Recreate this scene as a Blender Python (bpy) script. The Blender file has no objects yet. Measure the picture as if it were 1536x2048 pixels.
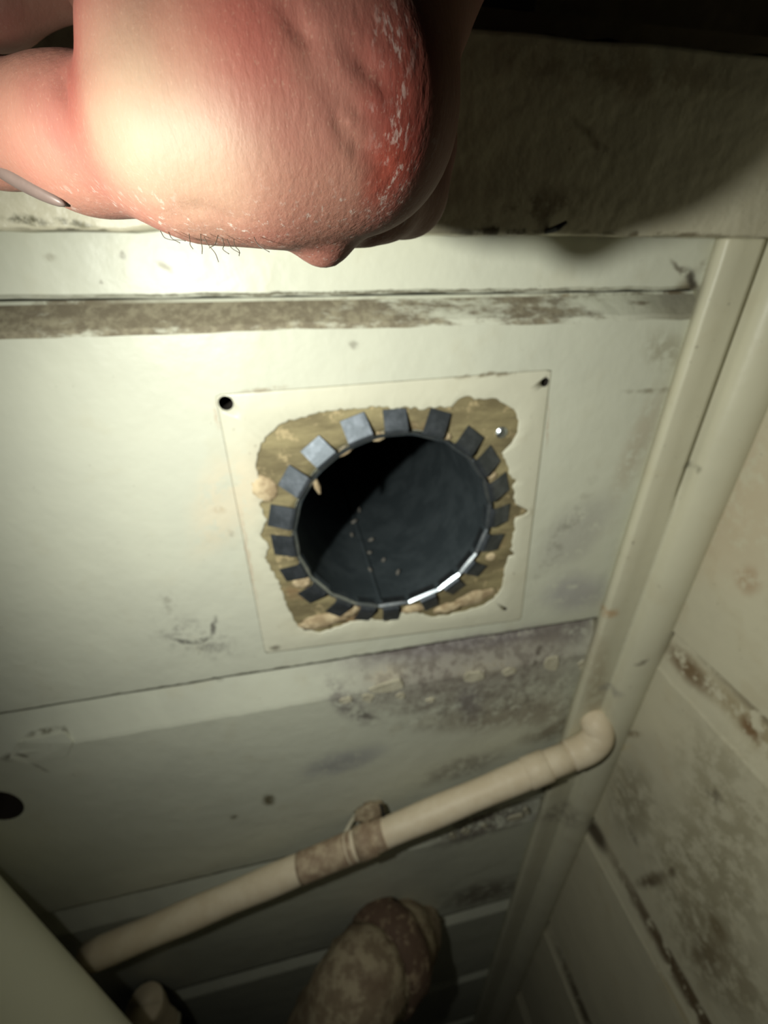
import bpy, bmesh, math, random
import numpy as np
from mathutils import Vector

# ------------------------------------------------------------------ camera, world, light, exposure
HK = 0.74                     # depth scale of the hand
S = 0.2                       # one unit of the layout below = 0.2 m (camera to back wall)
F_PX, PITCH, YAW = 900.0, math.radians(29.5), math.radians(11.9)
FW = np.array([math.sin(YAW)*math.cos(PITCH), math.cos(YAW)*math.cos(PITCH), -math.sin(PITCH)])
RT = np.array([math.cos(YAW), -math.sin(YAW), 0.0])
UP = np.cross(RT, FW)
CAM = np.array([0.0, -1.0, 0.0])

scene = bpy.context.scene
col = scene.collection
cd = bpy.data.cameras.new('camera'); cam = bpy.data.objects.new('camera', cd); col.objects.link(cam)
from mathutils import Matrix
cam.matrix_world = Matrix(((RT[0], UP[0], -FW[0], CAM[0]*S), (RT[1], UP[1], -FW[1], CAM[1]*S),
                           (RT[2], UP[2], -FW[2], CAM[2]*S), (0, 0, 0, 1)))
cd.sensor_fit = 'VERTICAL'; cd.sensor_height = 36.0; cd.lens = F_PX/2048*36.0
cd.clip_start = 0.004; cd.clip_end = 20
cd.dof.use_dof = True; cd.dof.focus_distance = 0.065; cd.dof.aperture_fstop = 22.0
scene.camera = cam

w = bpy.data.worlds.new('world'); scene.world = w; w.use_nodes = True
w.node_tree.nodes['Background'].inputs[0].default_value = (0.9, 0.95, 1.0, 1)
w.node_tree.nodes['Background'].inputs[1].default_value = 0.004

ld = bpy.data.lights.new('torch_light', 'SPOT'); ld.energy = 3.15; ld.shadow_soft_size = 0.004
ld.color = (0.985, 1.0, 0.90); ld.spot_size = math.radians(130); ld.spot_blend = 1.0
lo = bpy.data.objects.new('torch_light', ld); col.objects.link(lo)
lo.location = (-0.36*S, -0.91*S, 0.0*S)
lo.rotation_euler = Vector((.80, 1.0, -.78)).to_track_quat('-Z', 'Y').to_euler()

scene.view_settings.view_transform = 'Standard'; scene.view_settings.look = 'None'
scene.view_settings.exposure = 0.0; scene.view_settings.gamma = 1.0
scene.view_settings.use_curve_mapping = False

R = random.Random(7)

# ------------------------------------------------------------------ helpers
def ray(x, y): return FW*F_PX + RT*(x-768) - UP*(y-1024)
def at(x, y, Y=0.0):                       # photo position -> layout point on the plane at depth Y
    r = ray(x, y); return CAM + r*((Y+1)/r[1])
def on_side(x, y, X):
    r = ray(x, y); return CAM + r*(X/r[0])
def deep(x, y, d):                         # photo position at axial depth -> metres
    d = d*HK
    return CAM*S + ray(x, y)/F_PX*d

def mesh_obj(name, verts, faces, mat, parent=None, smooth=False, scale=S):
    me = bpy.data.meshes.new(name)
    me.from_pydata([tuple(float(c)*scale for c in v) for v in verts], [], faces)
    bm = bmesh.new(); bm.from_mesh(me); bmesh.ops.recalc_face_normals(bm, faces=bm.faces); bm.to_mesh(me); bm.free()
    if smooth: me.polygons.foreach_set('use_smooth', [True]*len(me.polygons))
    me.materials.append(mat)
    o = bpy.data.objects.new(name, me); col.objects.link(o)
    if parent: o.parent = parent
    return o

def empty(name, loc=(0, 0, 0)):
    o = bpy.data.objects.new(name, None); col.objects.link(o); o.empty_display_size = .01
    return o
def tag(o, label=None, cat=None, group=None, kind=None):
    if label: o['label'] = label
    if cat: o['category'] = cat
    if group: o['group'] = group
    if kind: o['kind'] = kind
    return o

def loft(rings, closed=True, caps=True):
    n = len(rings[0]); v = [p for r in rings for p in r]; f = []
    for i in range(len(rings)-1):
        for j in range(n if closed else n-1):
            k = (j+1) % n
            f.append((i*n+j, i*n+k, (i+1)*n+k, (i+1)*n+j))
    if caps and closed:
        f.append(tuple(range(n))); f.append(tuple((len(rings)-1)*n+j for j in range(n)))
    return v, f

def tube(path, rad, n=20, caps=True):
    path = [np.array(p, float) for p in path]; rings = []
    if not hasattr(rad, '__len__'): rad = [rad]*len(path)
    u = None
    for i, p in enumerate(path):
        t = path[min(i+1, len(path)-1)] - path[max(i-1, 0)]; t /= np.linalg.norm(t)
        if u is None:
            a = np.array([0, 0, 1.0]) if abs(t[2]) < .9 else np.array([0, 1.0, 0])
            u = np.cross(t, a)
        u = u - t*(u@t); u /= np.linalg.norm(u); v = np.cross(t, u)
        rings.append([p + rad[i]*(math.cos(q)*u + math.sin(q)*v) for q in [2*math.pi*j/n for j in range(n)]])
    return loft(rings, True, caps)

def spline(pts, n=8):
    P = [np.array(p, float) for p in pts]; P = [2*P[0]-P[1]] + P + [2*P[-1]-P[-2]]; out = []
    for i in range(1, len(P)-2):
        for k in range(n):
            t = k/n; a, b, c, d = P[i-1:i+3]
            out.append(.5*((2*b)+(-a+c)*t+(2*a-5*b+4*c-d)*t*t+(-a+3*b-3*c+d)*t**3))
    out.append(P[-2]); return out

def smooth_noise(seed):
    r = random.Random(seed); ph = [(r.uniform(.6, 9), r.uniform(0, 6.3), r.uniform(.3, 1)) for _ in range(9)]
    return lambda t: sum(a*math.sin(f*t+p) for f, p, a in ph)/4.0

# ------------------------------------------------------------------ materials
def srgb(r, g, b):
    return tuple(((c/255)/12.92 if c/255 <= .04045 else ((c/255+.055)/1.055)**2.4) for c in (r, g, b)) + (1,)

class NT:
    def __init__(s, name):
        s.m = bpy.data.materials.new(name); s.m.use_nodes = True; s.t = s.m.node_tree
        s.b = s.t.nodes['Principled BSDF']
        g = s.t.nodes.new('ShaderNodeNewGeometry'); s.pos = g.outputs['Position']
    def n(s, ty, **k):
        x = s.t.nodes.new(ty)
        for a, v in k.items(): setattr(x, a, v)
        return x
    def link(s, a, b): s.t.links.new(a, b)
    def noise(s, scale, detail=4, rough=.55, vec=None, dist=0, stretch=None):
        v = vec or s.pos
        if stretch:
            m = s.n('ShaderNodeMapping'); m.inputs['Scale'].default_value = stretch; s.link(v, m.inputs[0]); v = m.outputs[0]
        x = s.n('ShaderNodeTexNoise'); s.link(v, x.inputs['Vector'])
        x.inputs['Scale'].default_value = scale; x.inputs['Detail'].default_value = detail
        x.inputs['Roughness'].default_value = rough; x.inputs['Distortion'].default_value = dist
        return x
    def ramp(s, fac, lo, hi, a=0.0, b=1.0):
        x = s.n('ShaderNodeMapRange', interpolation_type='SMOOTHSTEP'); s.link(fac, x.inputs['Value'])
        for i, v in zip(('From Min', 'From Max', 'To Min', 'To Max'), (lo, hi, a, b)): x.inputs[i].default_value = v
        return x.outputs[0]
    def math(s, op, a, b=None):
        x = s.n('ShaderNodeMath', operation=op)
        for i, v in enumerate((a, b)):
            if v is None: continue
            if isinstance(v, (int, float)): x.inputs[i].default_value = v
            else: s.link(v, x.inputs[i])
        return x.outputs[0]
    def mix(s, fac, a, b):
        x = s.n('ShaderNodeMix', data_type='RGBA')
        for sock, v in ((x.inputs[0], fac), (x.inputs[6], a), (x.inputs[7], b)):
            if isinstance(v, (int, float, tuple)): sock.default_value = v
            else: s.link(v, sock)
        return x.outputs[2]
    def jitter(s, scale, amp):
        nz = s.noise(scale, 3)
        a = s.n('ShaderNodeVectorMath', operation='SUBTRACT'); s.link(nz.outputs['Color'], a.inputs[0]); a.inputs[1].default_value = (.5,)*3
        b = s.n('ShaderNodeVectorMath', operation='SCALE'); s.link(a.outputs[0], b.inputs[0]); b.inputs['Scale'].default_value = amp
        c = s.n('ShaderNodeVectorMath', operation='ADD'); s.link(s.pos, c.inputs[0]); s.link(b.outputs[0], c.inputs[1])
        return c.outputs[0]
    def spot(s, vec, c, half, ang, depth_axis, soft=.6):
        m = s.n('ShaderNodeMapping', vector_type='TEXTURE'); s.link(vec, m.inputs['Vector'])
        m.inputs['Location'].default_value = tuple(c)
        if depth_axis == 'y':
            m.inputs['Rotation'].default_value = (0, ang, 0); m.inputs['Scale'].default_value = (half[0], 5, half[1])
        else:
            m.inputs['Rotation'].default_value = (ang, 0, 0); m.inputs['Scale'].default_value = (5, half[0], half[1])
        l = s.n('ShaderNodeVectorMath', operation='LENGTH'); s.link(m.outputs[0], l.inputs[0])
        return s.ramp(l.outputs['Value'], 1.0, 1.0-soft)
    def bump(s, h, strength, dist, prev=None):
        x = s.n('ShaderNodeBump'); x.inputs['Strength'].default_value = strength; x.inputs['Distance'].default_value = dist
        s.link(h, x.inputs['Height'])
        if prev is not None: s.link(prev, x.inputs['Normal'])
        return x.outputs[0]
    def set(s, color=None, rough=None, metal=None, spec=None, normal=None):
        for nm, v in (('Base Color', color), ('Roughness', rough), ('Metallic', metal), ('Specular IOR Level', spec), ('Normal', normal)):
            if v is None: continue
            if isinstance(v, (int, float, tuple)): s.b.inputs[nm].default_value = v
            else: s.link(v, s.b.inputs[nm])
        return s.m

CREAM = srgb(203, 204, 187)
DIRT, GRIME, RUST, GREY, DARK = srgb(118, 106, 84), srgb(96, 88, 74), srgb(140, 100, 62), srgb(112, 104, 104), srgb(52, 46, 40)
PALE = srgb(212, 206, 182); PINKISH = srgb(186, 168, 146)

# marks on paint: (photo point a, photo point b, half width in layout units, colour, strength, breakup)
def painted(name, base=CREAM, marks=(), plane='y', where=0.0, bumps=1.0, wear=.35, rough=.42, spots=.5):
    N = NT(name)
    big = N.noise(9, 5); fine = N.noise(160, 5, .65); mid = N.noise(45, 4)
    c = N.mix(N.ramp(big.outputs[0], .42, .68, 0, wear), base, tuple(x*y for x, y in zip(base, (.80, .80, .83, 1))))
    c = N.mix(N.ramp(mid.outputs[0], .55, .72, 0, wear*.7), c, tuple(x*y for x, y in zip(base, (.86, .80, .72, 1))))
    speck = N.noise(330, 2, .5); sm = N.math('MULTIPLY', N.ramp(speck.outputs[0], .70, .76), N.ramp(mid.outputs[0], .45, .6))
    c = N.mix(N.math('MULTIPLY', sm, spots), c, GRIME)
    jit = N.jitter(150, .004); jit2 = N.jitter(40, .016)
    br = N.noise(120, 6, .7); br2 = N.noise(80, 8, .78)
    for (a, b, hw, colr, st, brk) in marks:
        f = (lambda q: np.array(q)) if len(a) == 3 else (lambda q: at(q[0], q[1], where)) if plane == 'y' else (lambda q: on_side(q[0], q[1], where))
        A, B = f(a)*S, f(b)*S; M = (A+B)/2; d = B-A
        if plane == 'y': L = math.hypot(d[0], d[2])/2; ang = -math.atan2(d[2], d[0])
        else: L = math.hypot(d[1], d[2])/2; ang = math.atan2(d[2], d[1])
        wide = hw*S > .0145
        k = N.spot(jit2 if wide else jit, M, (L*1.15+hw*S*.5, hw*S), ang, plane, .75 if wide else .8)
        if brk:
            fine_ = brk < 0; bk = abs(brk); k = N.math('MULTIPLY', k, N.ramp((br2 if wide and not fine_ else br).outputs[0], .34+.12*bk, .46+.16*bk))
        c = N.mix(N.math('MULTIPLY', k, st), c, colr)
    nb = N.bump(big.outputs[0], .5*bumps, .006)
    nb = N.bump(mid.outputs[0], .35*bumps, .0016, nb)
    nb = N.bump(fine.outputs[0], .35*bumps, .0004, nb)
    return N.set(c, rough, 0, .45, nb)

BACK_MARKS = [
    # dust lying in the first groove
    ((0, 637), (420, 622), .034, srgb(132, 124, 104), .95, 0), ((380, 628), (900, 615), .028, srgb(132, 124, 102), .85, .5),
    ((850, 612), (1400, 600), .026, srgb(120, 112, 92), .9, .9), ((1120, 605), (1400, 596), .02, srgb(96, 88, 72), .9, .6),
    ((0, 612), (250, 606), .012, srgb(110, 98, 78), .8, .5), ((1366, 565), (1392, 612), .04, DIRT, .95, .1), ((1372, 540), (1392, 580), .016, DARK, .9, .1), ((1340, 520), (1380, 555), .010, GRIME, .8, .2),
    ((1385, 545), (1460, 500), .018, DIRT, .5, .6), ((1130, 612), (1170, 602), .016, srgb(186, 150, 100), .8, .9),
    ((60, 672), (120, 668), .01, DIRT, .6, .4),
    # scratches
    ((310, 522), (348, 541), .007, srgb(140, 134, 112), .9, 0), ((92, 510), (112, 518), .012, srgb(150, 145, 125), .6, .5),
    ((250, 458), (300, 470), .010, DARK, .0, 0), ((240, 508), (248, 512), .008, GRIME, .6, .2),
    # ghost outline of the old vent cover
    ((470, 785), (580, 774), .007, srgb(150, 135, 112), .7, .4), ((890, 757), (1060, 742), .008, srgb(120, 108, 84), .75, .4),
    ((430, 800), (436, 860), .007, PINKISH, .7, .2), ((1098, 790), (1094, 900), .006, PINKISH, .7, .4),
    ((470, 960), (520, 1240), .007, PINKISH, .6, .3), ((700, 686), (716, 692), .012, GRIME, .5, .5),
    # wear to the left of the hole and pinkish undercoat
    ((425, 1020), (450, 1022), .012, srgb(150, 138, 116), .8, .2), ((458, 1060), (466, 1072), .010, srgb(120, 100, 80), .7, .2),
    ((400, 1100), (520, 900), .10, srgb(214, 200, 174), .55, .3),
    # cracked paint, lower left of the hole
    ((345, 1278), (390, 1288), .012, srgb(104, 102, 96), .9, .15), ((385, 1287), (424, 1275), .011, srgb(104, 102, 96), .9, .1),
    ((424, 1275), (432, 1232), .010, srgb(104, 102, 96), .9, .15), ((320, 1250), (460, 1300), .10, srgb(132, 130, 122), .75, 1.0),
    ((330, 1180), (345, 1240), .03, GRIME, .4, 1.0), ((540, 1296), (560, 1292), .014, GRIME, .7, .2),
    # greyish grubby area right of the hole
    ((1090, 1130), (1220, 1000), .13, srgb(176, 175, 164), .8, .15), ((1110, 1180), (1190, 1190), .12, srgb(166, 164, 162), .8, .1),
    ((1240, 783), (1380, 780), .010, srgb(120, 112, 92), .7, .5), ((1060, 1190), (1200, 930), .05, GRIME, .4, 1.1),
    ((1300, 680), (1360, 720), .06, srgb(150, 144, 122), .6, .5), ((1230, 1000), (1330, 760), .06, srgb(172, 160, 138), .55, .3),
    # bare grey peeled strip under the second groove
    ((700, 1380), (1200, 1290), .19, srgb(164, 158, 148), .95, .0), ((640, 1350), (1215, 1250), .085, srgb(146, 140, 138), .95, .15),
    ((840, 1320), (1210, 1250), .06, srgb(124, 118, 118), .8, .35), ((1080, 1290), (1200, 1262), .10, srgb(122, 114, 110), .8, .2),
    ((700, 1420), (1190, 1350), .13, srgb(150, 144, 132), .8, .5), ((820, 1450), (1190, 1410), .13, srgb(146, 138, 122), .8, .4),
    ((650, 1370), (740, 1450), .06, srgb(134, 128, 124), .8, .6), ((740, 1368), (810, 1352), .05, srgb(196, 188, 168), .9, .3),
    ((900, 1350), (1040, 1328), .045, srgb(200, 192, 170), .7, .6), ((1062, 1340), (1095, 1290), .014, srgb(84, 76, 68), .8, .1),
    ((930, 1370), (950, 1440), .07, srgb(126, 120, 122), .7, .3), ((1050, 1480), (1190, 1430), .09, srgb(126, 116, 98), .75, .3),
    ((1130, 1460), (1165, 1445), .04, srgb(110, 88, 64), .6, .3), ((610, 1550), (760, 1500), .10, srgb(150, 150, 152), .7, .2),
    ((850, 1560), (1000, 1510), .10, srgb(136, 130, 118), .7, .5), ((1190, 1240), (1225, 1228), .02, RUST, .7, .3), ((680, 1415), (760, 1440), .02, srgb(96, 90, 84), .8, .5),
    ((640, 1345), (1000, 1290), .018, srgb(92, 86, 82), .8, .7),
    # fine mottling of the peeled strip
    ((680, 1390), (1195, 1310), .18, srgb(122, 114, 106), .75, -.9), ((760, 1440), (1190, 1380), .16, srgb(112, 104, 94), .6, -1.0), ((650, 1345), (1210, 1255), .07, srgb(104, 96, 94), .6, -.7),
    # joints along the lower board edges: dirt lines that paint in the gap shadow
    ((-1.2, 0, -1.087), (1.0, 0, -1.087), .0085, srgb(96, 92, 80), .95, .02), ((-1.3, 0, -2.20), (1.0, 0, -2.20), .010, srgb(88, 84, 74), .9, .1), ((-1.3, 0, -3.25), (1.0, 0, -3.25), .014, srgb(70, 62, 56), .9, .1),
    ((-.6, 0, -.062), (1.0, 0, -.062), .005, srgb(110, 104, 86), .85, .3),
    # small marks lower down
    ((428, 1370), (438, 1384), .022, srgb(92, 88, 74), .9, 0), ((535, 1590), (540, 1610), .032, srgb(92, 84, 58), .95, .1), ((465, 1632), (470, 1636), .02, GRIME, .7, 0),
    ((590, 1350), (640, 1340), .02, GRIME, .6, .6), ((40, 1485), (120, 1468), .012, srgb(110, 106, 88), .8, .1), ((28, 1500), (40, 1488), .010, GRIME, .8, .1),
    ((30, 1505), (70, 1520), .010, GRIME, .7, .2), ((90, 1520), (130, 1495), .009, GRIME, .6, .2), ((60, 1524), (100, 1545), .008, GRIME, .6, .2),
    ((5, 1518), (40, 1512), .02, GRIME, .7, .3), ((120, 1468), (136, 1480), .010, GRIME, .7, .1),
    ((860, 1690), (1080, 1620), .12, srgb(92, 82, 76), .85, .4), ((1060, 1640), (1120, 1625), .05, GREY, .8, .4),
    ((900, 1800), (1040, 1770), .2, srgb(92, 76, 62), .7, .4), ((340, 1990), (900, 1840), .05, srgb(100, 86, 76), .7, .4),
]
def mid(m):
    f = (lambda q: np.array(q)) if len(m[0]) == 3 else (lambda q: at(*q))
    return (f(m[0])+f(m[1]))/2
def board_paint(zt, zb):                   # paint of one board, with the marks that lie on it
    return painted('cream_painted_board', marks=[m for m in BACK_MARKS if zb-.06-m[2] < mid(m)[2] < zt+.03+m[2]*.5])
M_board = painted('cream_paint')
M_beam = painted('thick_cream_paint', srgb(198, 192, 168), marks=[
    ((0, 434), (100, 442), .009, srgb(84, 80, 56), .95, .35), ((90, 440), (190, 452), .007, srgb(96, 92, 68), .9, .3), ((0, 458), (330, 470), .006, srgb(60, 56, 44), .9, .0), ((880, 466), (1130, 462), .012, srgb(40, 34, 26), .9, .3), ((1100, 466), (1536, 474), .009, srgb(96, 84, 62), .85, .6),
    ((960, 440), (1180, 400), .05, srgb(90, 66, 38), .6, .7), ((1250, 340), (1130, 220), .012, srgb(90, 66, 38), .5, .4), ((1000, 120), (1500, 170), .05, srgb(120, 90, 55), .4, .6)],
    where=-.1, bumps=2.6, wear=.5)
M_post = painted('post_paint', srgb(200, 196, 172), marks=[
    ((1210, 1240), (1240, 1225), .03, srgb(170, 130, 84), .6, .3), ((1180, 1500), (1210, 1240), .06, srgb(170, 158, 132), .6, .3),
    ((1180, 1480), (1200, 1440), .05, srgb(150, 110, 80), .6, .3), ((1250, 1310), (1270, 1290), .012, GRIME, .7, .1),
    ((1090, 1650), (1150, 1600), .10, srgb(128, 120, 104), .6, .5), ((1200, 1380), (1225, 1370), .03, srgb(150, 146, 134), .7, .2), ((1370, 940), (1380, 925), .014, srgb(92, 88, 70), .8, 0)],
    where=-.06, bumps=.7, wear=.35)
SX = 1.15
M_side = painted('side_board_paint', srgb(196, 190, 166), plane='x', where=SX, marks=[
    ((SX, -.13, -1.135), (SX, -.80, -1.135), .060, srgb(150, 136, 106), .85, .45), ((SX, -.12, -1.15), (SX, -.30, -1.16), .055, srgb(110, 90, 64), .95, .2),
    ((SX, -.40, -1.14), (SX, -.46, -1.16), .03, srgb(112, 84, 54), .9, .3), ((SX, -.13, -1.095), (SX, -1.2, -1.095), .02, srgb(104, 92, 68), .8, .4),
    ((SX, -.10, -2.27), (SX, -1.3, -2.27), .062, srgb(92, 78, 58), .98, .12), ((SX, -.10, -2.29), (SX, -.22, -2.30), .075, srgb(74, 64, 50), .95, .0),
    ((SX, -.10, -3.40), (SX, -1.0, -3.40), .062, srgb(80, 70, 54), .9, .1), ((SX, -.5, -2.36), (SX, -.9, -2.36), .02, srgb(150, 136, 104), .6, .4),
    ((1270, 1770), (1340, 1750), .03, srgb(80, 64, 42), .85, .2), ((1340, 1752), (1348, 1735), .02, srgb(80, 64, 42), .8, .2), ((1275, 1690), (1260, 1660), .03, GRIME, .6, .5),
    ((1425, 1850), (1445, 1862), .05, srgb(96, 76, 46), .9, .2), ((1240, 1470), (1285, 1468), .018, srgb(110, 92, 62), .8, .2), ((1220, 1500), (1265, 1490), .016, srgb(190, 176, 140), .7, .2),
    ((1230, 1640), (1290, 1560), .16, srgb(130, 122, 98), .7, .5), ((1330, 1800), (1480, 1700), .26, srgb(140, 132, 106), .7, .6),
    ((1400, 1600), (1500, 1560), .25, srgb(150, 142, 116), .6, .7), ((1400, 1100), (1500, 900), .3, srgb(186, 170, 144), .6, .4), ((1490, 1180), (1500, 1140), .05, srgb(160, 130, 100), .6, .5),
    ((1390, 1920), (1440, 1900), .06, srgb(92, 78, 50), .7, .5), ((1420, 1590), (1436, 1590), .04, GRIME, .7, .3), ((1350, 1880), (1536, 1990), .2, srgb(120, 108, 82), .6, .7)],
    wear=.5, rough=.5)
M_plate = painted('plate_paint', srgb(207, 205, 185), bumps=.8, wear=.3, marks=[m for m in BACK_MARKS if len(m[0]) == 2 and -.2 < mid(m)[0] < .72 and -1.06 < mid(m)[2] < -.2])

def m_patch():
    N = NT('bare_wood_patch')
    a = N.noise(55, 6, .65, stretch=(.35, 1, 1.4)); b = N.noise(120, 5, .7); g = N.noise(26, 4)
    c = N.mix(N.ramp(a.outputs[0], .38, .66), srgb(110, 100, 74), srgb(148, 137, 102))
    c = N.mix(N.ramp(b.outputs[0], .56, .66, 0, .75), c, srgb(186, 168, 130))
    c = N.mix(N.ramp(g.outputs[0], .58, .70, 0, .5), c, srgb(128, 92, 66))
    nb = N.bump(a.outputs[0], .8, .002); nb = N.bump(b.outputs[0], .5, .0008, nb)
    return N.set(c, .75, 0, .3, nb)
M_patch = m_patch()
def m_dusty():
    N = NT('dust_in_groove'); a = N.noise(60, 7, .72, stretch=(.5, 1, 1.5)); sep = N.n('ShaderNodeSeparateXYZ'); N.link(N.pos, sep.inputs[0])
    x = N.ramp(sep.outputs['X'], -.04, .14, .40, .56)
    k = N.ramp(N.math('SUBTRACT', a.outputs[0], x), -.10, .06)
    b = N.noise(200, 6, .7); d = N.mix(N.ramp(b.outputs[0], .4, .65), srgb(112, 102, 84), srgb(146, 138, 116))
    d = N.mix(N.ramp(sep.outputs['X'], .10, .19, 0, .5), d, srgb(92, 84, 66))
    k = N.math('MAXIMUM', k, N.ramp(sep.outputs['X'], .15, .19, 0, .7))
    c = N.mix(N.math('MULTIPLY', k, .95), CREAM, d)
    return N.set(c, .8, 0, .3, N.bump(b.outputs[0], .6, .0008))
M_dusty = m_dusty()
def m_simple(name, c1, c2, scale=60, rough=.6, metal=0, spec=.4, bump=.0006, lo=.4, hi=.65, detail=5):
    N = NT(name); a = N.noise(scale, detail, .65)
    c = N.mix(N.ramp(a.outputs[0], lo, hi), c1, c2)
    return N.set(c, rough, metal, spec, N.bump(a.outputs[0], .6, bump))
M_filler = m_simple('plaster_filler', srgb(160, 140, 110), srgb(206, 188, 154), 130, .85, bump=.001)
M_crumb = m_simple('grey_plaster_dust', srgb(104, 100, 94), srgb(124, 120, 112), 130, .9)
M_metal = m_simple('dull_galvanised_metal', srgb(92, 98, 104), srgb(114, 120, 128), 140, .5, .9, .5, .0002)
M_edge = m_simple('bright_cut_metal', srgb(186, 196, 204), srgb(216, 222, 226), 200, .36, 1.0, .5, .0001)
M_duct = m_simple('dark_duct_lining', srgb(60, 68, 72), srgb(74, 82, 86), 50, .6, .3, .35, .00006)
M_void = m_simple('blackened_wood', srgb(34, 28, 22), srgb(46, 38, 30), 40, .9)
M_dark = m_simple('black_plastic', srgb(16, 16, 16), srgb(24, 24, 24), 40, .6)
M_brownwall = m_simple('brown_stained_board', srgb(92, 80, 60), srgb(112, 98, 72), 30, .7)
M_pipe = m_simple('cream_pipe_paint', srgb(216, 200, 172), srgb(224, 210, 184), 70, .5, bump=.0004)
M_bare = m_simple('peeled_pipe_metal', srgb(150, 128, 106), srgb(196, 178, 150), 110, .7, bump=.0008, lo=.35, hi=.7)
M_down = m_simple('smooth_cream_plastic', srgb(232, 232, 212), srgb(238, 238, 220), 12, .4, bump=.0002)
M_flake = m_simple('paint_flake_cream', srgb(186, 180, 158), srgb(202, 196, 174), 90, .6)
def m_stub():
    N = NT('mottled_flaking_pipe'); a = N.noise(70, 7, .7); b = N.noise(28, 5, .6)
    c = N.mix(N.ramp(a.outputs[0], .44, .58), srgb(136, 120, 98), srgb(172, 158, 132))
    c = N.mix(N.ramp(b.outputs[0], .50, .66, 0, .6), c, srgb(112, 92, 76))
    return N.set(c, .75, 0, .3, N.bump(a.outputs[0], .9, .0015))
M_stub = m_stub()
M_rusty = m_simple('rusty_collar', srgb(96, 76, 62), srgb(156, 138, 112), 100, .8, bump=.0012, lo=.5, hi=.68)

# ------------------------------------------------------------------ boards of the back wall
GROOVE = [-.066, -1.092, -2.205, -3.26, -4.36, -5.4, -6.5]
XL, XR = -1.70, 1.10
def board_profile(zt, zb, h, dep, gap=.006, t=.13):      # (y, z) outline of one drop-siding board
    return [(t, zt-gap), (dep+.004, zt-gap), (dep, zt-gap-.006), (0.004, zt-h+.006), (0, zt-h-.006), (0, zb+.008), (.008, zb), (t, zb)]
def board(parent, zt, zb, h, dep, x0, x1, mat, seed, side=False, nseg=70, mat2=None):
    rings = []
    n1, n2 = smooth_noise(seed), smooth_noise(seed+50)
    for i in range(nseg+1):
        u = x0 + (x1-x0)*i/nseg
        pr = board_profile(zt, zb, h, dep); ring = []
        for k, (y, z) in enumerate(pr):
            dz = .0035*n1(u*6) if k in (5, 6) else (.005*n2(u*7) if k in (3, 4) else 0)
            ring.append((SX + y, u, z+dz) if side else (u, y, z+dz))
        rings.append(ring)
    v, f = loft(rings)
    o = mesh_obj('board', v, f, mat, parent)
    if mat2:
        o.data.materials.append(mat2)
        for i in range(nseg): o.data.polygons[i*8+2].material_index = 1; o.data.polygons[i*8+3].material_index = 1
    return o

def cut(o, cutters):
    for c in cutters:
        m = o.modifiers.new('cut', 'BOOLEAN'); m.operation = 'DIFFERENCE'; m.object = c; m.solver = 'EXACT'; m.material_mode = 'TRANSFER'
    dg = bpy.context.evaluated_depsgraph_get()
    me = bpy.data.meshes.new_from_object(o.evaluated_get(dg)); o.modifiers.clear(); old = o.data; o.data = me
    bpy.data.meshes.remove(old)
def cyl_cutter(c, r, y0, y1, n=48, sz=1.0):
    rings = [[(c[0]+r*math.cos(a), y, c[2]+sz*r*math.sin(a)) for a in [2*math.pi*j/n for j in range(n)]] for y in (y0, y1)]
    v, f = loft(rings); return mesh_obj('cutter', v, f, M_void)

wall_back = tag(empty('wall_back'), 'cream painted wooden board wall with a round hole cut through it', kind='structure')
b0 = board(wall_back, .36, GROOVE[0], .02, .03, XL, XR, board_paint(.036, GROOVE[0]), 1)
HC = np.array([.24, 0, -.625]); HR = .268
boards = [b0]
for i in range(6):
    h, dep = [(.058, .045), (.165, .07), (.19, .07), (.15, .07), (.15, .07), (.15, .07)][i]
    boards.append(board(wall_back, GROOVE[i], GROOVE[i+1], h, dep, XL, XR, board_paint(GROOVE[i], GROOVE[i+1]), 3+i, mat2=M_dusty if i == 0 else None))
scr = [(at(452, 806), .0155), (at(1089, 764), .011), (at(1010, 1217), .006)]
cutters = [cyl_cutter(HC, HR, -.1, .3, 80)] + [cyl_cutter(p, r, -.1, .09, 20) for p, r in scr]
cut(boards[1], cutters)
nt = cyl_cutter(at(0, 1612), .062, -.1, .3, 24, 1.25)
cut(boards[2], [nt])
for c in cutters + [nt]: bpy.data.objects.remove(c)
# deep sheathing behind the boards so holes and gaps stay dark
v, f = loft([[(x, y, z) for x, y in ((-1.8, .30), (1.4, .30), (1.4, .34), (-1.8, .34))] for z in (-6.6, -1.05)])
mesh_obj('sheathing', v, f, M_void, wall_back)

# old paint ghost of a vent cover, and the bare patch round the hole
pc = [(245,380),(290,330),(340,290),(420,268),(520,248),(640,235),(780,235),(900,238),(1010,232),(1040,200),(1075,188),(1130,200),(1200,198),(1250,225),(1280,270),(1285,330),(1255,385),(1220,412),(1235,460),(1255,515),(1285,530),(1262,545),(1268,590),(1278,628),(1325,640),(1320,662),(1278,670),(1270,700),(1262,770),(1255,812),(1288,824),(1250,832),(1232,880),(1220,950),(1190,1000),(1130,1035),(1040,1060),(940,1075),(860,1052),(800,1062),(760,1095),(690,1082),(620,1092),(560,1115),(480,1138),(400,1118),(370,1070),(345,1010),(320,930),(280,870),(262,840),(280,790),(245,740),(270,680),(245,620),(290,580),(240,520),(230,460)]
def polar(pts):
    o = []
    for p in pts:
        d = p - HC; o.append((math.atan2(d[2], d[0]), math.hypot(d[0], d[2])))
    o.sort(); th = np.array([a for a, _ in o]); rr = np.array([b for _, b in o])
    th = np.concatenate([th-2*np.pi, th, th+2*np.pi]); rr = np.tile(rr, 3)
    return lambda a: np.interp(a, th, rr)
rp = polar([at(400+x/2.021, 700+y/2.021) for x, y in pc])
q4 = [at(430, 789), at(1103, 739), at(1042, 1240), at(530, 1307)]
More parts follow.
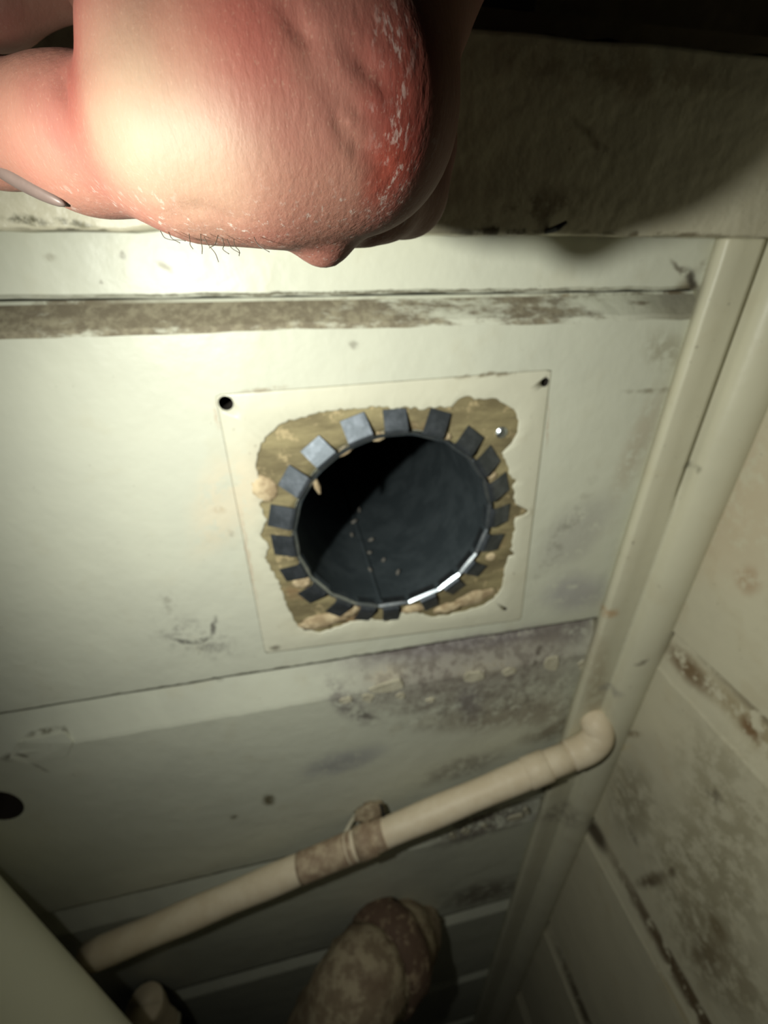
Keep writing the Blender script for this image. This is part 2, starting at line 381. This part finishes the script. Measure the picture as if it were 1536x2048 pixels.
qp = [q4[i]*(1-t)+q4[(i+1) % 4]*t for i in range(4) for t in np.linspace(0, 1, 30, endpoint=False)]
rq = polar(qp)
NP = 300; TH = np.linspace(-np.pi, np.pi, NP, endpoint=False)
pn = np.array([R.uniform(-1, 1) for _ in range(NP)])
def ringpts(rad, y): return [(HC[0]+r*math.cos(a), y, HC[2]+r*math.sin(a)) for a, r in zip(TH, rad)]
radp = np.array([rp(a) for a in TH]) + .0035*pn
radq = np.array([rq(a) for a in TH])
radq_in = radq-.006
v, f = loft([ringpts(radq, -.0002), ringpts(radq-.004, -.0014), ringpts(radq-.01, -.0022), ringpts((radp+radq)/2, -.003), ringpts(radp+.004, -.005), ringpts(radp, -.0035), ringpts(radp, -.0002)], True, False)
n = NP; f += [(6*n+j, 6*n+(j+1) % n, (j+1) % n, j) for j in range(n)]
plate = mesh_obj('paint_panel', v, f, M_plate, boards[1], True)
tag(plate, 'paler square of paint where a vent cover sat')
cs = [cyl_cutter(p, r, -.1, .05, 20) for p, r in scr]
cut(plate, cs)
for c in cs: bpy.data.objects.remove(c)
v, f = loft([ringpts(np.full(NP, HR), .02), ringpts(np.full(NP, HR+.001), -.0012)] + [ringpts(HR+.001+(radp+.002-HR)*t, -.0012-.0012*abs(math.sin(9*t))) for t in (.2, .4, .6, .8)] + [ringpts(radp+.002, -.0008)], True, False)
patch = mesh_obj('bare_patch', v, f, M_patch, boards[1], True); tag(patch, 'bare brown wood and old filler around the hole')
def lump(name, parent, c, ax, az, ay, ang, mat, seed, y0=0.0):
    bm = bmesh.new(); bmesh.ops.create_icosphere(bm, subdivisions=3, radius=1)
    nn = [smooth_noise(seed+k) for k in range(3)]
    vs = []
    for q in bm.verts:
        p = np.array(q.co); p *= 1+.16*(nn[0](p[0]*2.2)+nn[1](p[1]*2.2)+nn[2](p[2]*2.2))
        x, z = p[0]*ax, p[2]*az
        vs.append((c[0]+x*math.cos(ang)-z*math.sin(ang), y0+p[1]*ay, c[2]+x*math.sin(ang)+z*math.cos(ang)))
    fs = [tuple(k.index for k in q.verts) for q in bm.faces]; bm.free()
    return mesh_obj(name, vs, fs, mat, parent, True)
def pcr(x, y, Y=0): return at(400+x/2.021, 700+y/2.021, Y)
for k, (x, y, ax, az, an) in enumerate([(500,1092,.085,.028,.12),(410,930,.03,.025,-.5),(1105,1000,.07,.030,.25),(1010,1040,.05,.022,.1),(860,1045,.045,.016,0),(260,560,.03,.04,.4),(605,1055,.03,.02,.3),(720,350,.02,.012,.2),(585,408,.022,.011,.5),(1175,835,.016,.014,0),(1180,505,.014,.012,0),(990,345,.02,.012,-.3)]):
    lump('filler_lump', patch, pcr(x, y), ax, az, .008, an, M_filler, 100+k*7)
v, f = tube([pcr(462, 520, -.004), pcr(475, 555, .0), pcr(484, 580, .004)], [.006, .008, .003], 8)
mesh_obj('splinter', v, f, M_filler, patch)
sc = pcr(1216, 331)
v, f = loft([[(sc[0]+r*math.cos(a), y, sc[2]+r*math.sin(a)) for a in [2*math.pi*j/16 for j in range(16)]] for r, y in ((.015, -.001), (.015, -.006), (.010, -.010), (.004, -.0105))])
mesh_obj('screw', v, f, M_edge, patch)

# paint flakes still clinging on the peeled strip
def flake(px, py, wx, wz, parent, seed, Y=0.0, tilt=.0):
    c = at(px, py, Y); r = random.Random(seed); n = 9; ring = []
    for j in range(n):
        a = 2*math.pi*j/n; k = r.uniform(.65, 1.1)
        ring.append((c[0]+wx*k*math.cos(a)-.3*wz*math.sin(a), c[2]+wz*k*math.sin(a)+.18*wx*math.cos(a)))
    v, f = loft([[(x, Y+.003, z) for x, z in ring], [(x, Y-.004-.003*math.sin(i), z) for i, (x, z) in enumerate(ring)]])
    return mesh_obj('paint_flake', v, f, M_flake, parent)
for k, (x, y, wx, wz, Y) in enumerate([(775,1373,.06,.030,-.001),(948,1352,.042,.03,-.001),(1018,1342,.028,.022,-.001),(1104,1326,.032,.045,-.001),(800,1392,.02,.016,-.001),(690,1400,.03,.016,-.001),(735,1395,.022,.02,-.001),(860,1400,.02,.012,-.001),(1165,1330,.02,.03,-.001)]):
    flake(x, y, wx, wz, boards[2], 40+k, Y)
for k, (x, y, wx, wz) in enumerate([(1030,1634,.05,.022),(1052,1622,.018,.035),(930,1663,.022,.03),(905,1672,.02,.03),(878,1840,.03,.03),(968,1652,.016,.02)]):
    flake(x, y, wx, wz, boards[3], 60+k, .002)
# loose flake held in the groove, far left
lo_ = at(83, 1495); v, f = loft([[(lo_[0]+x, y-.004+.01*(z > 0), lo_[2]+z) for x, z in ((-.09, -.02), (-.05, -.06), (.05, -.055), (.085, .0), (.07, .035), (-.06, .03))] for y in (.01, .001)])
mesh_obj('paint_flake', v, f, M_board, boards[2])

# ------------------------------------------------------------------ beam over the wall, upper recess
def warped_box(x0, x1, y0, y1, z0, z1, amp, seed, nx=80, nz=10):
    na, nb = smooth_noise(seed), smooth_noise(seed+9); rings = []
    for i in range(nx+1):
        x = x0+(x1-x0)*i/nx; zb = z0+amp*na(x*9); zt = z1+amp*nb(x*5)
        rings.append([(x, y1, zb), (x, y0+.006, zb)] + [(x, y0+(.006 if k in (0, nz) else 0)+amp*.5*na(x*4+k), zb+.006+(zt-zb-.012)*k/nz) for k in range(nz+1)] + [(x, y0+.006, zt), (x, y1, zt)])
    return loft(rings)
v, f = warped_box(-2.2, SX, -.10, .0, .037, .302, .004, 5)
beam = tag(mesh_obj('trim_1', v, f, M_beam, None, True), 'thickly painted rail above the boards, mostly in the shadow of the hand', kind='structure')
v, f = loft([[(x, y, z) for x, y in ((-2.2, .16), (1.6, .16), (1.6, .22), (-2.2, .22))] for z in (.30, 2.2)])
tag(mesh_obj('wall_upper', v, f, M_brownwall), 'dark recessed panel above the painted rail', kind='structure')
v, f = loft([[(x, y, z) for x, y in ((-2.2, 0), (1.6, 0), (1.6, .18), (-2.2, .18))] for z in (.36, .30)]); 
tag(mesh_obj('trim_3', v, f, M_brownwall), 'brown ledge behind the painted rail', kind='structure')
a = at(955, 40, .02); b = at(1062, 40, .02)
v, f = loft([[(x, y, z) for x, y in ((a[0]-.05, .0), (b[0]-.006, .0), (b[0], .008), (b[0], .12), (a[0]-.05, .12))] for z in (.361, .55)])
tag(mesh_obj('black_box', v, f, M_dark), 'small black box on the dark ledge beside the hand', 'box')
p = at(1113, 456, -.11)
v, f = tube([p+np.array([-.012, .02, -.006]), p+np.array([.0, -.005, 0]), p+np.array([.012, -.012, .009])], [.004, .006, .003], 8)
tag(mesh_obj('nail', v, f, M_dark), 'tiny black nail sticking out of the lower edge of the painted rail', 'nail')

# ------------------------------------------------------------------ corner post (flat batten and half-round column in one)
rings = []
pn1 = smooth_noise(31)
for i in range(90):
    z = .036 - 6.6*(i/89)**1.6
    g = max(0, min(1, (z+.60)/.10)); ring = [(.995, .0, z), (.957, -.012, z), (.952+.002*pn1(z*9), -.046, z), (.960, -.052, z), (1.0, -.054, z), (1.035, -.056, z), (1.046, -.058, z), (1.050, -.058+.05*g, z), (1.056, -.060+.05*g, z), (1.060, -.068, z)]
    c = (1.128, -.052); r = .080
    for k in range(1, 15):
        a = math.radians(196 + k*12); ring.append((c[0]+r*math.cos(a), c[1]+r*math.sin(a), z))
    ring += [(1.22, .02, z), (1.10, .08, z), (1.0, .06, z)]
    rings.append(ring)
v, f = loft(rings)
post = mesh_obj('trim_2', v, f, M_post, None, True); tag(post, 'rounded cream corner post with a split down its upper part', kind='structure')

# ------------------------------------------------------------------ right wall
wall_right = tag(empty('wall_right'), 'cream grubby board wall on the right of the corner', kind='structure')
SG = [1.2, -.03, -1.07, -2.20, -3.31, -4.42, -5.5, -6.5]
for i in range(7):
    board(wall_right, SG[i], SG[i+1], .165, .032, -2.4, .05, M_side, 70+i, True, 60)

# ------------------------------------------------------------------ left gap, floor, back and left walls of the cubby
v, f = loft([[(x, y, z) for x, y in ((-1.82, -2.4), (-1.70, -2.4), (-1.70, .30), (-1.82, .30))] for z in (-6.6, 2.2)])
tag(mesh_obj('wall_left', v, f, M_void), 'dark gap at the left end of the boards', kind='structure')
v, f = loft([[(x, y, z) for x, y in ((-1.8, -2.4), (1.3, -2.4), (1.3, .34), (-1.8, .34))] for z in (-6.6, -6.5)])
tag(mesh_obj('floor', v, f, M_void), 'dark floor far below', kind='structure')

# ------------------------------------------------------------------ vent duct with folded tabs
duct = tag(empty('vent_duct'), 'dark round metal duct with folded square tabs set in the wall hole', 'duct')
duct.location = tuple(HC*S)
def dloc(o):
    o.parent = duct; o.matrix_parent_inverse = Matrix.Translation(-Vector(tuple(HC*S))); return o
NS = 120; RI = .258
def circ(r, y, n=NS): return [(HC[0]+r*math.cos(2*math.pi*j/n), y, HC[2]+r*math.sin(2*math.pi*j/n)) for j in range(n)]
v, f = loft([circ(RI+.006, -.012), circ(RI+.006, 1.7), circ(RI+.006, 1.704), circ(RI-.0, 1.704), circ(RI, 1.2), circ(RI, .6), circ(RI, .2), circ(RI, -.012)], True, False)
dloc(mesh_obj('tube', v, f, M_duct, None, True))
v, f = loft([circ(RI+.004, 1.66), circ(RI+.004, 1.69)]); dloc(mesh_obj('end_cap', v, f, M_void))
TABS = [128.3,108.9,90.7,72.0,52.3,35.7,18.0,.8,-16.2,-35.2,-51.3,-68.3,-93.1,-107.5,-124.0,-143.3,-160.3,-176.9,165.6,147.5]
# the mouth is bent in straight facets: corners half way between tabs
ts = sorted(TABS); corners = [math.radians((ts[i]+ts[(i+1) % 20]+(360 if i == 19 else 0))/2) for i in range(20)]
def mouth(r, y):
    out = []
    for i in range(20):
        a0, a1 = corners[i-1] - (2*math.pi if i == 0 else 0), corners[i]
        P, Q = np.array([math.cos(a0), math.sin(a0)]), np.array([math.cos(a1), math.sin(a1)])
        for t in (0, .2, .4, .6, .8):
            d = (P*(1-t)+Q*t)*r; out.append((HC[0]+d[0], y, HC[2]+d[1]))
    return out
v, f = loft([mouth(RI+.001, .015), mouth(RI+.001, -.010), mouth(RI+.007, -.016), mouth(RI+.011, -.017), mouth(RI+.009, -.012), mouth(RI+.008, .015)], True, False)
dloc(mesh_obj('rim', v, f, M_edge))
for k, a in enumerate(TABS):
    rr = random.Random(k+5); a = math.radians(a); er = np.array([math.cos(a), 0, math.sin(a)]); et = np.array([-math.sin(a), 0, math.cos(a)])
    up_ = math.degrees(a); wd = (.030 if math.sin(a) > -.3 else .025)*rr.uniform(.92, 1.08)
    L = rr.uniform(.047, .056) if math.sin(a) > -.2 else rr.uniform(.046, .056); sk = rr.uniform(-.12, .12)
    pr = [(RI+.005, -.015), (RI+.010, -.024), (RI+.018, -.0245), (RI+.014+L, -.006-rr.uniform(0, .003))]
    top = []; bot = []
    for i, (rad, y) in enumerate(pr):
        for s in (-1, 1):
            p = HC + er*rad + et*(s*wd*(1-.06*i/3)+sk*(rad-RI)) ; p[1] = y; top.append(p); q = p.copy(); q[1] += .003; bot.append(q)
    vs = top+bot; nf = len(top); fs = []
    for i in range(3): fs += [(2*i, 2*i+1, 2*i+3, 2*i+2), (nf+2*i, nf+2*i+2, nf+2*i+3, nf+2*i+1), (2*i, 2*i+2, nf+2*i+2, nf+2*i), (2*i+1, nf+2*i+1, nf+2*i+3, 2*i+3)]
    fs += [(0, nf, nf+1, 1), (6, 7, nf+7, nf+6)]
    dloc(mesh_obj('tab', vs, fs, M_metal))
sa = math.radians(-99)
def dpt(a, y, r=RI): return np.array([HC[0]+r*math.cos(a), y, HC[2]+r*math.sin(a)])
v, f = tube([dpt(sa, .0), dpt(sa-.01, .6), dpt(sa-.02, 1.6)], .006, 8); dloc(mesh_obj('seam', v, f, M_duct))
for k, (da, y) in enumerate([(.05, .25), (.13, .33), (-.04, .46), (.20, .2), (.32, .12), (.10, .55), (-.13, .36), (-.01, .15)]):
    q = dpt(sa+da, y, RI-.006); o = lump('plaster_crumb', None, q, (.008+.003*(k % 3)), .005, .007, .3*k, M_crumb, 300+k, q[1])
    tag(o, 'tiny pale plaster crumb lying inside the dark duct', 'crumb', 'crumbs lying in the duct')

# ------------------------------------------------------------------ thin water pipe along the wall
PY = -.11
pipe = tag(empty('water_pipe'), 'thin cream painted pipe sloping across the wall below the duct', 'pipe')
A, B = at(172, 1917, PY), at(1143, 1510, PY); d = (B-A)/np.linalg.norm(B-A)
pl = np.linalg.norm(B-A); C_ = A+d*pl*.62
v, f = tube([A+d*pl*t for t in np.linspace(0, 1, 30)], [.054+.0015*math.sin(37*t) for t in np.linspace(0, 1, 30)], 24); mesh_obj('pipe_run', v, f, M_pipe, pipe, True)
e = spline([B-d*.01, at(1176, 1495, PY), at(1196, 1470, PY+.01), at(1190, 1440, PY+.05), at(1182, 1425, .03)], 6)
v, f = tube(e, .0575, 24); mesh_obj('elbow', v, f, M_pipe, pipe, True)
jt = A+d*pl*.905; v, f = tube([jt, jt+d*.004, jt+d*.09, jt+d*.094], [.054, .059, .059, .054], 24); mesh_obj('joint_sleeve', v, f, M_pipe, pipe, True)
t0, t1 = .44, .615; nn = smooth_noise(77)
v, f = tube([A+d*pl*t for t in np.linspace(t0, t1, 24)], [.0555+.0022*nn(60*t) for t in np.linspace(t0, t1, 24)], 24); o = mesh_obj('bare_section', v, f, M_bare, pipe, True); tag(o, 'brown section of the pipe with its paint peeled off')
# clip holding the pipe
k0 = A+d*pl*.575
v, f = tube([k0+d*(.035*s) for s in (-1, 1)], .061, 24); mesh_obj('clip_band', v, f, M_bare, pipe, True)
cpt = at(742, 1628, -.03)
o = lump('clip_foot', pipe, cpt, .065, .045, .035, .3, M_stub, 411, -.02)
v, f = loft([[cpt+np.array(q) for q in ((.045, -.05, -.02), (.06, -.05, -.02), (.06, -.03, .0), (.045, -.03, .0))], [cpt+np.array(q) for q in ((.03, -.03, .10), (.04, -.03, .10), (.04, -.02, .10), (.03, -.02, .10))]]); mesh_obj('clip_screw', v, f, M_dark, pipe)
v, f = tube(spline([at(690, 1668, -.05), at(705, 1640, -.02), at(722, 1622, -.01), at(745, 1612, -.01)], 5), .009, 8); mesh_obj('paint_drip', v, f, M_flake, pipe, True)

# ------------------------------------------------------------------ mottled stub pipe at the bottom
q0 = at(785, 1900, -.16); q1 = at(705, 1990, -.30); q2 = at(560, 2230, -.42)
nn = smooth_noise(91); nm = smooth_noise(92)
stub = tag(empty('drain_stub'), 'stout mottled flaking pipe stub rising from the dark below the thin pipe', 'pipe')
qw = at(815, 1850, .0); pa = spline([qw, q0, (q0+q1)/2, q1, (q1+q2)/2, q2], 8)
v, f = tube(pa, [.185+.016*nn(i*.7) for i in range(len(pa))], 32)
v = [np.array(p)*1.0+np.array([.010*nn(p[2]*9+j), .01*nm(p[2]*8+j*1.7), 0]) for j, p in ((i % 32, p) for i, p in enumerate(v))]
mesh_obj('stub_body', v, f, M_stub, stub, True)
ax = (q0-q1)/np.linalg.norm(q0-q1)
cr = [q0+ax*t for t in (-.11, -.09, .0, .05, .07)]
v, f = tube(cr, [.19, .215, .22, .205, .15], 32)
v = [np.array(p)+np.array([.014*nn(i*.9), .01*nm(i*1.3), .016*nm(i*.7)]) for i, p in enumerate(v)]
mesh_obj('collar', v, f, M_rusty, stub, True)

# ------------------------------------------------------------------ big smooth downpipe, bottom left; plug and cable behind it
r_ = .30; rings = []
for z in np.linspace(-1.2, -3.6, 13):
    y = -.15+.45*(z+1.9); cx, cy = -1.155*(1+y)-.654*r_, y-.756*r_
    rings.append([(cx+r_*math.cos(a), cy+r_*math.sin(a), z) for a in [2*math.pi*j/64 for j in range(64)]])
v, f = loft(rings)
tag(mesh_obj('downpipe', v, f, M_down, None, True), 'wide smooth cream slanting pipe in the lower left corner', 'pipe')
plug = tag(empty('cable_plug'), 'small pale plug beside the wide slanting pipe', 'plug')
g0, g1 = at(292, 2012, -.10), at(345, 2075, -.10)
v, f = tube(spline([g0+(g0-g1)*.05, g0, (g0+g1)/2, g1, g1+(g1-g0)*.6], 5), [.02, .05, .068, .075, .078, .080, .078, .075, .072, .08, .084, .08, .075, .07, .065, .06, .055, .05, .045, .04, .03][:21], 20)
mesh_obj('plug_body', v, f, M_pipe, plug, True)
gm = (g0+g1)/2; dd = (g1-g0)/np.linalg.norm(g1-g0)
v, f = tube([gm, gm+dd*.006, gm+dd*.05, gm+dd*.056], [.075, .086, .088, .08], 20); mesh_obj('plug_ring', v, f, M_flake, plug, True)
v, f = tube(spline([at(285, 1985, -.045), at(318, 1992, -.05), at(350, 2022, -.06), at(376, 2065, -.06), at(392, 2130, -.06), at(398, 2300, -.06)], 8), .038, 14)
tag(mesh_obj('cable', v, f, M_dark, None, True), 'black cable curving down beside the pale plug', 'cable')

# ------------------------------------------------------------------ the hand (one continuous surface)
def cone(P, a, b, ra, rb):
    ab = b-a; t = np.clip(((P-a)@ab)/(ab@ab), 0, 1); return np.linalg.norm(P-(a+t[:, None]*ab), axis=1) - (ra+(rb-ra)*t)
def smin(a, b, k):
    h = np.clip(.5+.5*(b-a)/k, 0, 1); return b*(1-h)+a*h-k*h*(1-h)
def seg(a, b):
    (xa, ya, da, ra), (xb, yb, db, rb) = a, b
    return deep(xa, ya, da), deep(xb, yb, db), ra*da*HK/F_PX, rb*db*HK/F_PX
HANDPARTS = [   # (start, end, blend) in photo x, y, axial depth, radius (photo px at that depth)
    ((385, 262, .088, 172), (530, 262, .088, 178), .006),        # ball of the thumb
    ((530, 262, .088, 178), (706, 226, .091, 178), .008),
    ((706, 226, .091, 178), (730, -120, .098, 190), .010),       # heel of the palm
    ((560, 120, .090, 190), (520, -200, .100, 230), .012),
    ((370, 290, .090, 148), (170, 282, .098, 112), .006),        # thumb
    ((170, 282, .098, 112), (-40, 240, .104, 98), .006),
    ((-40, 240, .104, 98), (-190, 205, .108, 82), .006),
    ((318, 110, .083, 142), (420, -90, .088, 160), .0022),       # mound at the thumb's root, overlapping it
    ((240, -40, .112, 110), (500, -100, .108, 150), .004),       # palm behind
    ((730, -120, .098, 190), (1080, -620, .11, 240), .02),       # wrist and forearm leave upwards
    ((520, -200, .100, 215), (960, -700, .11, 240), .02),
]
FINGERS = [
    [(420, -190, .122, 92), (130, -70, .124, 70), (-10, 8, .122, 62), (-200, 60, .118, 58)],           # index, behind the thumb
    [(640, 60, .118, 95), (790, 160, .124, 92), (815, 385, .124, 74), (735, 430, .114, 56)],            # middle, curled behind the palm
    [(620, 0, .120, 95), (690, 200, .124, 92), (690, 375, .118, 74), (645, 466, .104, 62)],             # ring
    [(760, -60, .116, 95), (825, 80, .122, 88), (828, 290, .122, 78), (780, 390, .114, 66)],            # little
]
def base_sdf(P):
    d = None
    for a, b, k in HANDPARTS:
        e = cone(P, *seg(a, b)); d = e if d is None else smin(d, e, k)
    for fg in FINGERS:
        e = None
        for a, b in zip(fg[:-1], fg[1:]):
            q = cone(P, *seg(a, b)); e = q if e is None else smin(e, q, .003)
        d = smin(d, e, .0035)
    return d
def front(x, y):                       # point of the hand surface nearest the viewer along a direction
    o = CAM*S; r = ray(x, y); r = r/np.linalg.norm(r); t = .03
    for _ in range(60):
        h = base_sdf((o+r*t)[None])[0]; t += h*.9
        if h < 1e-5 or t > .4: break
    return o+r*t
CREASES = [([(660, 215), (700, 275), (745, 320), (785, 362)], .0004), ([(690, 95), (735, 135), (800, 195)], .0005),
           ([(560, 0), (600, 55), (640, 110)], .0006), ([(125, 130), (120, 170), (135, 210)], .0007), ([(330, 430), (400, 420), (470, 435)], .0003), ([(600, 120), (690, 200), (760, 260)], .0003)]
CR = [([front(*p) for p in spl], r) for spl, r in CREASES]
CR = [(spline(p, 5), r) for p, r in CR]
def hand_sdf(P):
    d = base_sdf(P)
    near = np.abs(d) < .006; Q = P[near]; dd = d[near]
    for pts, r in CR:
        e = None
        for i, (a, b) in enumerate(zip(pts[:-1], pts[1:])):
            m = math.sin(math.pi*(i+.5)/(len(pts)-1)); q = cone(Q, a, b, r*m, r*m); e = q if e is None else np.minimum(e, q)
        dd = -smin(-dd, e, .0012)
    d[near] = dd
    return d
def surface_nets(fn, lo, hi, h):
    n = np.ceil((hi-lo)/h).astype(int)+1
    ax = [lo[i]+h*np.arange(n[i]) for i in range(3)]
    X, Y, Z = np.meshgrid(*ax, indexing='ij'); P = np.stack([X.ravel(), Y.ravel(), Z.ravel()], 1)
    V = np.concatenate([fn(P[i:i+200000]) for i in range(0, len(P), 200000)]).reshape(n)
    cs = tuple(n-1); acc = np.zeros(cs+(3,)); cnt = np.zeros(cs)
    offs = [(i, j, k) for i in (0, 1) for j in (0, 1) for k in (0, 1)]
    g = lambda o: V[o[0]:o[0]+cs[0], o[1]:o[1]+cs[1], o[2]:o[2]+cs[2]]
    for a in offs:
        for b in offs:
            dlt = np.array(b)-np.array(a)
            if dlt.min() < 0 or dlt.sum() != 1: continue
            va, vb = g(a), g(b); m = (va < 0) != (vb < 0); t = np.where(m, va/np.where(m, va-vb, 1), 0)
            for c in range(3): acc[..., c] += np.where(m, a[c]+t*dlt[c], 0)
            cnt += m
    act = cnt > 0; idx = -np.ones(cs, int); idx[act] = np.arange(act.sum())
    I = np.argwhere(act); verts = lo + h*(I + acc[act]/cnt[act][:, None]); faces = []
    for c in range(3):
        b, d = (c+1) % 3, (c+2) % 3
        sl = [slice(0, n[i]) for i in range(3)]; s0, s1 = list(sl), list(sl); s0[c] = slice(0, n[c]-1); s1[c] = slice(1, n[c])
        A_, B_ = V[tuple(s0)] < 0, V[tuple(s1)] < 0; E_ = np.argwhere(A_ != B_); sg = A_[tuple(E_.T)]
        ok = (E_[:, b] > 0) & (E_[:, d] > 0) & (E_[:, b] < n[b]-1) & (E_[:, d] < n[d]-1); E_ = E_[ok]; sg = sg[ok]
        q = []
        for db, dd_ in ((-1, -1), (0, -1), (0, 0), (-1, 0)):
            e = E_.copy(); e[:, b] += db; e[:, d] += dd_; q.append(idx[tuple(e.T)])
        q = np.stack(q, 1); q[~sg] = q[~sg][:, ::-1]; faces.append(q)
    return verts, np.concatenate(faces)

def m_skin():
    N = NT('dusty_skin')
    a = N.noise(38, 4); b = N.noise(90, 4); 
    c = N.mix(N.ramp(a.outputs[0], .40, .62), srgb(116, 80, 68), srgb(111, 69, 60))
    jit = N.jitter(70, .010)
    def sk(px, py, rx, rz, colr, st, soft=.9):
        nonlocal c
        p = front(px, py); m = N.n('ShaderNodeMapping', vector_type='TEXTURE'); N.link(jit, m.inputs[0])
        m.inputs['Location'].default_value = tuple(p); m.inputs['Scale'].default_value = (rx, rx*1.2, rz)
        l = N.n('ShaderNodeVectorMath', operation='LENGTH'); N.link(m.outputs[0], l.inputs[0])
        c = N.mix(N.math('MULTIPLY', N.ramp(l.outputs['Value'], 1, 1-soft), st), c, colr)
    sk(330, 250, .017, .018, srgb(121, 101, 84), .9)            # bright hotspot of the light painted on the ball of the thumb
    sk(470, 60, .012, .010, srgb(112, 58, 50), .8); sk(150, 140, .008, .010, srgb(110, 58, 50), .75)
    sk(800, 320, .008, .014, srgb(96, 32, 26), .85); sk(810, 130, .008, .012, srgb(96, 40, 32), .7)
    sk(770, 350, .005, .006, srgb(112, 48, 36), .7)
    fine = N.noise(900, 3, .6, stretch=(1, 1, .45)); vor = N.n('ShaderNodeTexVoronoi'); N.link(N.pos, vor.inputs['Vector']); vor.inputs['Scale'].default_value = 1500
    # chalky dust caught in the skin lines along the lower edge and the outer side
    z0 = front(480, 480)[2]; sep = N.n('ShaderNodeSeparateXYZ'); N.link(jit, sep.inputs[0])
    low = N.ramp(sep.outputs['Z'], z0+.010, z0+.002)
    dn = N.noise(1100, 4, .7, stretch=(1.0, 1, .35)); dust = N.math('MULTIPLY', N.ramp(dn.outputs[0], .56, .68), N.math('MULTIPLY', low, N.ramp(b.outputs[0], .35, .6)))
    c = N.mix(N.math('MULTIPLY', dust, .95), c, srgb(140, 128, 120))
    sp = N.noise(2400, 2, .6, stretch=(1.2, 1.2, .7)); c = N.mix(N.ramp(sp.outputs[0], .60, .72, 0, .25), c, srgb(140, 114, 98))  # fine pale specks over all the skin: dust and glints painted into the colour
    for (px, py, r) in [(795, 130, .003), (800, 190, .0018), (775, 250, .0028), (795, 265, .0022), (780, 340, .0025), (800, 380, .003), (760, 425, .004), (810, 40, .003), (775, 30, .002), (855, 310, .002)]:
        p = front(px, py); m = N.n('ShaderNodeMapping', vector_type='TEXTURE'); N.link(N.jitter(420, .0035) if px == 795 and py == 130 else jit, m.inputs[0]); m.inputs['Location'].default_value = tuple(p); m.inputs['Scale'].default_value = (r, r*2, r*1.6)
        l = N.n('ShaderNodeVectorMath', operation='LENGTH'); N.link(m.outputs[0], l.inputs[0])
        k = N.math('MULTIPLY', N.ramp(l.outputs['Value'], 1, .3), N.ramp(dn.outputs[0], .5, .62)); c = N.mix(N.math('MULTIPLY', k, .22), c, srgb(176, 164, 156))
    ln = N.noise(520, 3, .6, stretch=(1.3, 1.3, .4), dist=.6)
    nb = N.bump(ln.outputs[0], .2, .0003); nb = N.bump(fine.outputs[0], .45, .00025, nb); nb = N.bump(b.outputs[0], .15, .0006, nb)
    N.b.inputs['Subsurface Weight'].default_value = .22; N.b.inputs['Subsurface Radius'].default_value = (1.0, .32, .18); N.b.inputs['Subsurface Scale'].default_value = .0022
    return N.set(c, .6, 0, .22, nb)
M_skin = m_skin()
M_nail = m_simple('thumbnail', srgb(74, 62, 58), srgb(84, 71, 66), 60, .5, bump=.0001)
M_hair = m_simple('dark_hair', srgb(40, 34, 28), srgb(60, 50, 40), 60, .5)
allp = [deep(*q[:3]) for a, b, _ in HANDPARTS for q in (a, b)] + [deep(*q[:3]) for fg in FINGERS for q in fg]
lo3, hi3 = np.min(allp, 0)-.028, np.max(allp, 0)+.028
hv, hf = surface_nets(hand_sdf, lo3, hi3, .00105)
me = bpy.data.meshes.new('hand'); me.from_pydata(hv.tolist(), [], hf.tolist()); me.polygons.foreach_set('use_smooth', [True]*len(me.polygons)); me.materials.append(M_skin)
hand = bpy.data.objects.new('hand', me); col.objects.link(hand)
tag(hand, 'bare dusty hand with thumb stretched out, brightly lit close to the viewer', 'hand')
# thumbnail
nc = deep(36, 356, .101); n1 = deep(132, 408, .097) - deep(-60, 300, .103); ln = np.linalg.norm(n1); n1 /= ln
vd = nc-CAM*S; vd /= np.linalg.norm(vd); n2 = np.cross(n1, vd); n2 /= np.linalg.norm(n2)
bm = bmesh.new(); bmesh.ops.create_uvsphere(bm, u_segments=24, v_segments=14, radius=1)
vs = [nc + n1*q.co[0]*ln*.5 + n2*q.co[1]*.0016 + vd*q.co[2]*.0045 for q in bm.verts]; fs = [tuple(k.index for k in q.verts) for q in bm.faces]; bm.free()
tag(mesh_obj('thumbnail', vs, fs, M_nail, hand, True, 1.0), 'greyish pink thumbnail')
# a few dark hairs under the lower edge
hvs, hfs = [], []
for (x, y, dx, dy, cv) in [(402, 478, 2, 26, 3), (415, 484, 22, 36, 8), (448, 486, 10, 18, -14), (460, 488, 20, 14, -6), (432, 480, -14, 12, 8), (515, 484, 24, 16, -4), (330, 472, 30, 10, 10), (345, 474, 26, 4, 10), (470, 488, 8, 20, 9), (380, 478, 6, 16, -5)]:
    dz = .088
    P_ = spline([deep(x-dx*.3, y-10, dz), deep(x, y+4, dz), deep(x+dx*.5+cv*.5, y+4+dy*.5, dz), deep(x+dx, y+4+dy, dz)], 4)
    vv, ff = tube(P_, .00006, 5); o_ = len(hvs); hvs += list(vv); hfs += [tuple(i+o_ for i in q) for q in ff]
tag(mesh_obj('hair', hvs, hfs, M_hair, hand, True, 1.0), 'short dark hairs under the edge of the hand', kind='stuff')
